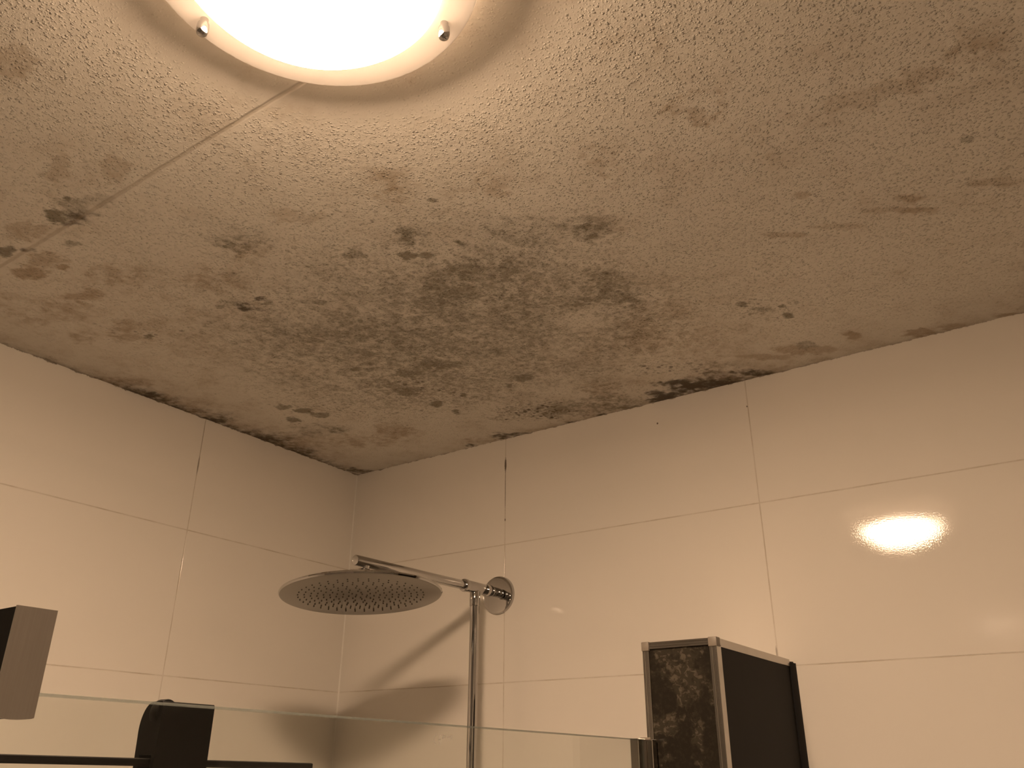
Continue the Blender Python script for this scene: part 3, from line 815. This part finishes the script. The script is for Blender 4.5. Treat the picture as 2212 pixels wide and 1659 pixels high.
adopt(mesh_obj('glass_pane', bm, [M_glass, M_gedge]), gs)
bm = bmesh.new()
add_box(bm, (.9935, -.384, .01), (1.0068, -.3585, GZ+.0008), .0008, 1)
adopt(mesh_obj('hinge_profile', bm, M_alu), gs)
bm = bmesh.new()
add_box(bm, (1.0035, -.3570, .01), (1.0155, -.3425, GZ+.0005), .0008, 1)
adopt(mesh_obj('wall_profile', bm, M_alu), gs)
bm = bmesh.new(); add_box(bm, (.9965, -.3588, GZ-.001), (1.0135, -.3566, GZ+.0028), .0008, 1)
adopt(mesh_obj('hinge_cap', bm, M_cap), gs)

# CE mark and standard number printed on the glass
def glass_print():
    t = NT('frosted_print')
    tr = t.n('ShaderNodeBsdfTransparent')
    df = t.n('ShaderNodeBsdfDiffuse'); df.inputs['Color'].default_value = (.85, .83, .8, 1)
    tl = t.n('ShaderNodeBsdfTranslucent'); tl.inputs['Color'].default_value = (.85, .83, .8, 1)
    m1 = t.n('ShaderNodeMixShader'); m1.inputs[0].default_value = .5
    t.put(m1.inputs[1], df.outputs[0]); t.put(m1.inputs[2], tl.outputs[0])
    m2 = t.n('ShaderNodeMixShader'); m2.inputs[0].default_value = .9
    t.put(m2.inputs[1], tr.outputs[0]); t.put(m2.inputs[2], m1.outputs[0])
    return t.done(m2.outputs[0])
M_print = glass_print()
def arc_strip(bm, cx, cz, r0, r1, a0, a1, n=24):
    prev = None
    for i in range(n+1):
        a = math.radians(a0 + (a1-a0)*i/n)
        p0 = (cx + r0*math.cos(a), cz + r0*math.sin(a)); p1 = (cx + r1*math.cos(a), cz + r1*math.sin(a))
        cur = (bm.verts.new((p0[0], p0[1], 0)), bm.verts.new((p1[0], p1[1], 0)))
        if prev:
            bm.faces.new((prev[0], prev[1], cur[1], cur[0]))
        prev = cur
def place_on_glass(me, s, z):
    # local x runs along the glass towards the corner, local y up
    ex = -gd; ez = Vector((0, 0, 1)); en = gn
    mat = Matrix((ex, ez, en)).transposed().to_4x4()
    mat.translation = gpt(s, .00025, z)
    me.transform(mat)
def s_of_y(y): return (y - g0.y)/gd.y
bm = bmesh.new()
K = .0043
arc_strip(bm, 0, 0, K*.80, K*1.02, 90, 270)
arc_strip(bm, K*1.72, 0, K*.80, K*1.02, 90, 270)
v4 = [bm.verts.new(p) for p in ((K*.9, -K*.11, 0), (K*1.62, -K*.11, 0), (K*1.62, K*.11, 0), (K*.9, K*.11, 0))]
bm.faces.new(v4)
me = bpy.data.meshes.new('approval_mark'); bm.to_mesh(me); bm.free()
place_on_glass(me, s_of_y(-.8875), H-.7010)
me.materials.append(M_print)
ce = link(bpy.data.objects.new('approval_mark', me)); adopt(ce, gs); ce['label'] = 'frosted CE mark'
cu = bpy.data.curves.new('standard_number', 'FONT')
cu.body = 'EN 14428'; cu.size = .0050; cu.offset = .00009
to = bpy.data.objects.new('standard_number_text', cu); col.objects.link(to)
bpy.context.view_layer.update()
me = bpy.data.meshes.new_from_object(to.evaluated_get(bpy.context.evaluated_depsgraph_get()))
bpy.data.objects.remove(to)
me.name = 'standard_number'
xs_ = [v.co.x for v in me.vertices]; k = .0178/(max(xs_)-min(xs_))
for v in me.vertices: v.co.x = (v.co.x-min(xs_))*k
place_on_glass(me, s_of_y(-.8785), H-.6998)
me.materials.clear(); me.materials.append(M_print)
tx = link(bpy.data.objects.new('standard_number', me)); adopt(tx, gs); tx['label'] = 'frosted standard number EN 14428'

# ---------------------------------------------------------------- support bar clamping the free end of the glass
sb = thing('glass_support_bar', 'square support bar with brushed steel end plate gripping the glass top', 'support bar', (0, -1.3075, H-.665))
gx = lambda y: g0.x + (y-g0.y)*gd.x/gd.y
yb0, yb1 = -1.3190, -1.2965
gi = gx(-1.3075) - GT - .0012; go = gx(-1.3075) + .0012
zt, zb = H-.6435, H-.7010
bm = bmesh.new()
prism(bm, [(1.0985, zt), (1.0985, zb), (go, zb), (go, GZ+.0008), (gi, GZ+.0008), (gi, zb), (gi-.022, zb), (gi-.022, zt)], 'y', yb0, yb1)
adopt(mesh_obj('clamp_block', bm, M_black), sb)
bm = bmesh.new()
pl_ = [(yb0-.0004, zt+.0005), (yb1+.0004, zt+.0005), (yb1+.0004, zb-.0003)]
for i in range(7):
    a = i/6
    pl_.append((yb1-.001 + (yb0-yb1)*a, zb-.0008-.0008*math.sin(math.pi*min(1, a*1.2))))
pl_.append((yb0-.0004, zb-.0003))
prism(bm, pl_, 'x', 1.0985, 1.1000)
ep = adopt(mesh_obj('end_plate', bm, M_brushed), sb); ep['label'] = 'brushed steel end plate'
bm = bmesh.new(); add_box(bm, (.006, yb0+.002, H-.675), (gi-.021, yb1-.002, H-.650), .001, 2)
adopt(mesh_obj('bar', bm, M_black), sb)
bm = bmesh.new(); add_box(bm, (0, yb0-.008, H-.690), (.006, yb1+.008, H-.635), .0015, 2)
adopt(mesh_obj('wall_plate', bm, M_black), sb)

def along_glass(o, y0):
    for v in o.data.vertices:
        v.co.x += (v.co.y - y0)*gd.x/gd.y
    return o
# ---------------------------------------------------------------- squeegee and its holder on the glass
hy0, hy1 = -1.1965, -1.1525
hx1 = gx(hy1) - GT - .0006
hd = thing('squeegee_holder', 'black plastic holder with rounded back stuck to the shower glass', 'holder', (hx1-.01, (hy0+hy1)/2, H-.76))
bm = bmesh.new()
prof = [(hx1, H-.762), (hx1, H-.6868), (hx1-.001, H-.6855)]
bx, bz, rx_, rz_ = hx1-.0105, H-.7035, .0125, .0180
for i in range(11):
    a = math.pi/2 * i/10
    prof.append((bx - rx_*math.sin(a), bz + rz_*math.cos(a)))
prof += [(hx1-.0205, H-.762), (hx1-.0175, H-.762), (hx1-.0175, H-.7185), (hx1-.0040, H-.7185), (hx1-.0040, H-.762)]
prism(bm, prof, 'y', hy0, hy1)
adopt(along_glass(mesh_obj('body', bm, M_black, smooth=True, angle=35), hy1), hd)
bm = bmesh.new(); tube(bm, (hx1-.0120, -1.1895, H-.6925), (hx1-.0035, -1.1895, H-.6925), .0088, 32, .001)
adopt(along_glass(mesh_obj('release_button', bm, M_black, smooth=True), hy1), hd)
sq = thing('shower_squeegee', 'black shower squeegee resting level in the holder on the glass', 'squeegee', (hx1-.011, -1.172, H-.722))
bm = bmesh.new()
xa, xb = hx1-.0150, hx1-.0065
def barz(y): return (y+1.172)*-.012
N = 2
a_, b_ = -1.3120, -1.0400
vv = []
for y in (a_, b_):
    z0 = H-.7208 + barz(y)
    vv.append([bm.verts.new((x, y, z0+dz)) for x, dz in ((xa, -.0036), (xb, -.0036), (xb, -.0006), (xb-.002, 0), (xa+.002, 0), (xa, -.0006))])
for i in range(6):
    j = (i+1) % 6
    bm.faces.new((vv[0][i], vv[0][j], vv[1][j], vv[1][i]))
bm.faces.new(vv[0]); bm.faces.new(vv[1][::-1])
adopt(along_glass(mesh_obj('blade_bar', bm, M_black), hy1), sq)
bm = bmesh.new(); vv = []
for y in (a_-.002, b_+.001):
    z0 = H-.7244 + barz(y)
    vv.append([bm.verts.new((x, y, z0+dz)) for x, dz in ((xa+.0025, -.0012), (xb-.0025, -.0012), (xb-.0018, .0004), (xa+.0018, .0004))])
for i in range(4):
    j = (i+1) % 4
    bm.faces.new((vv[0][i], vv[0][j], vv[1][j], vv[1][i]))
bm.faces.new(vv[0]); bm.faces.new(vv[1][::-1])
adopt(along_glass(mesh_obj('rubber_lip', bm, M_blackrub), hy1), sq)
bm = bmesh.new(); tube(bm, (hx1-.0092, -1.1745, H-.7255), (hx1-.0092, -1.1745, H-.90), .0050, 24, .0015)
adopt(mesh_obj('handle', bm, M_black, smooth=True), sq)
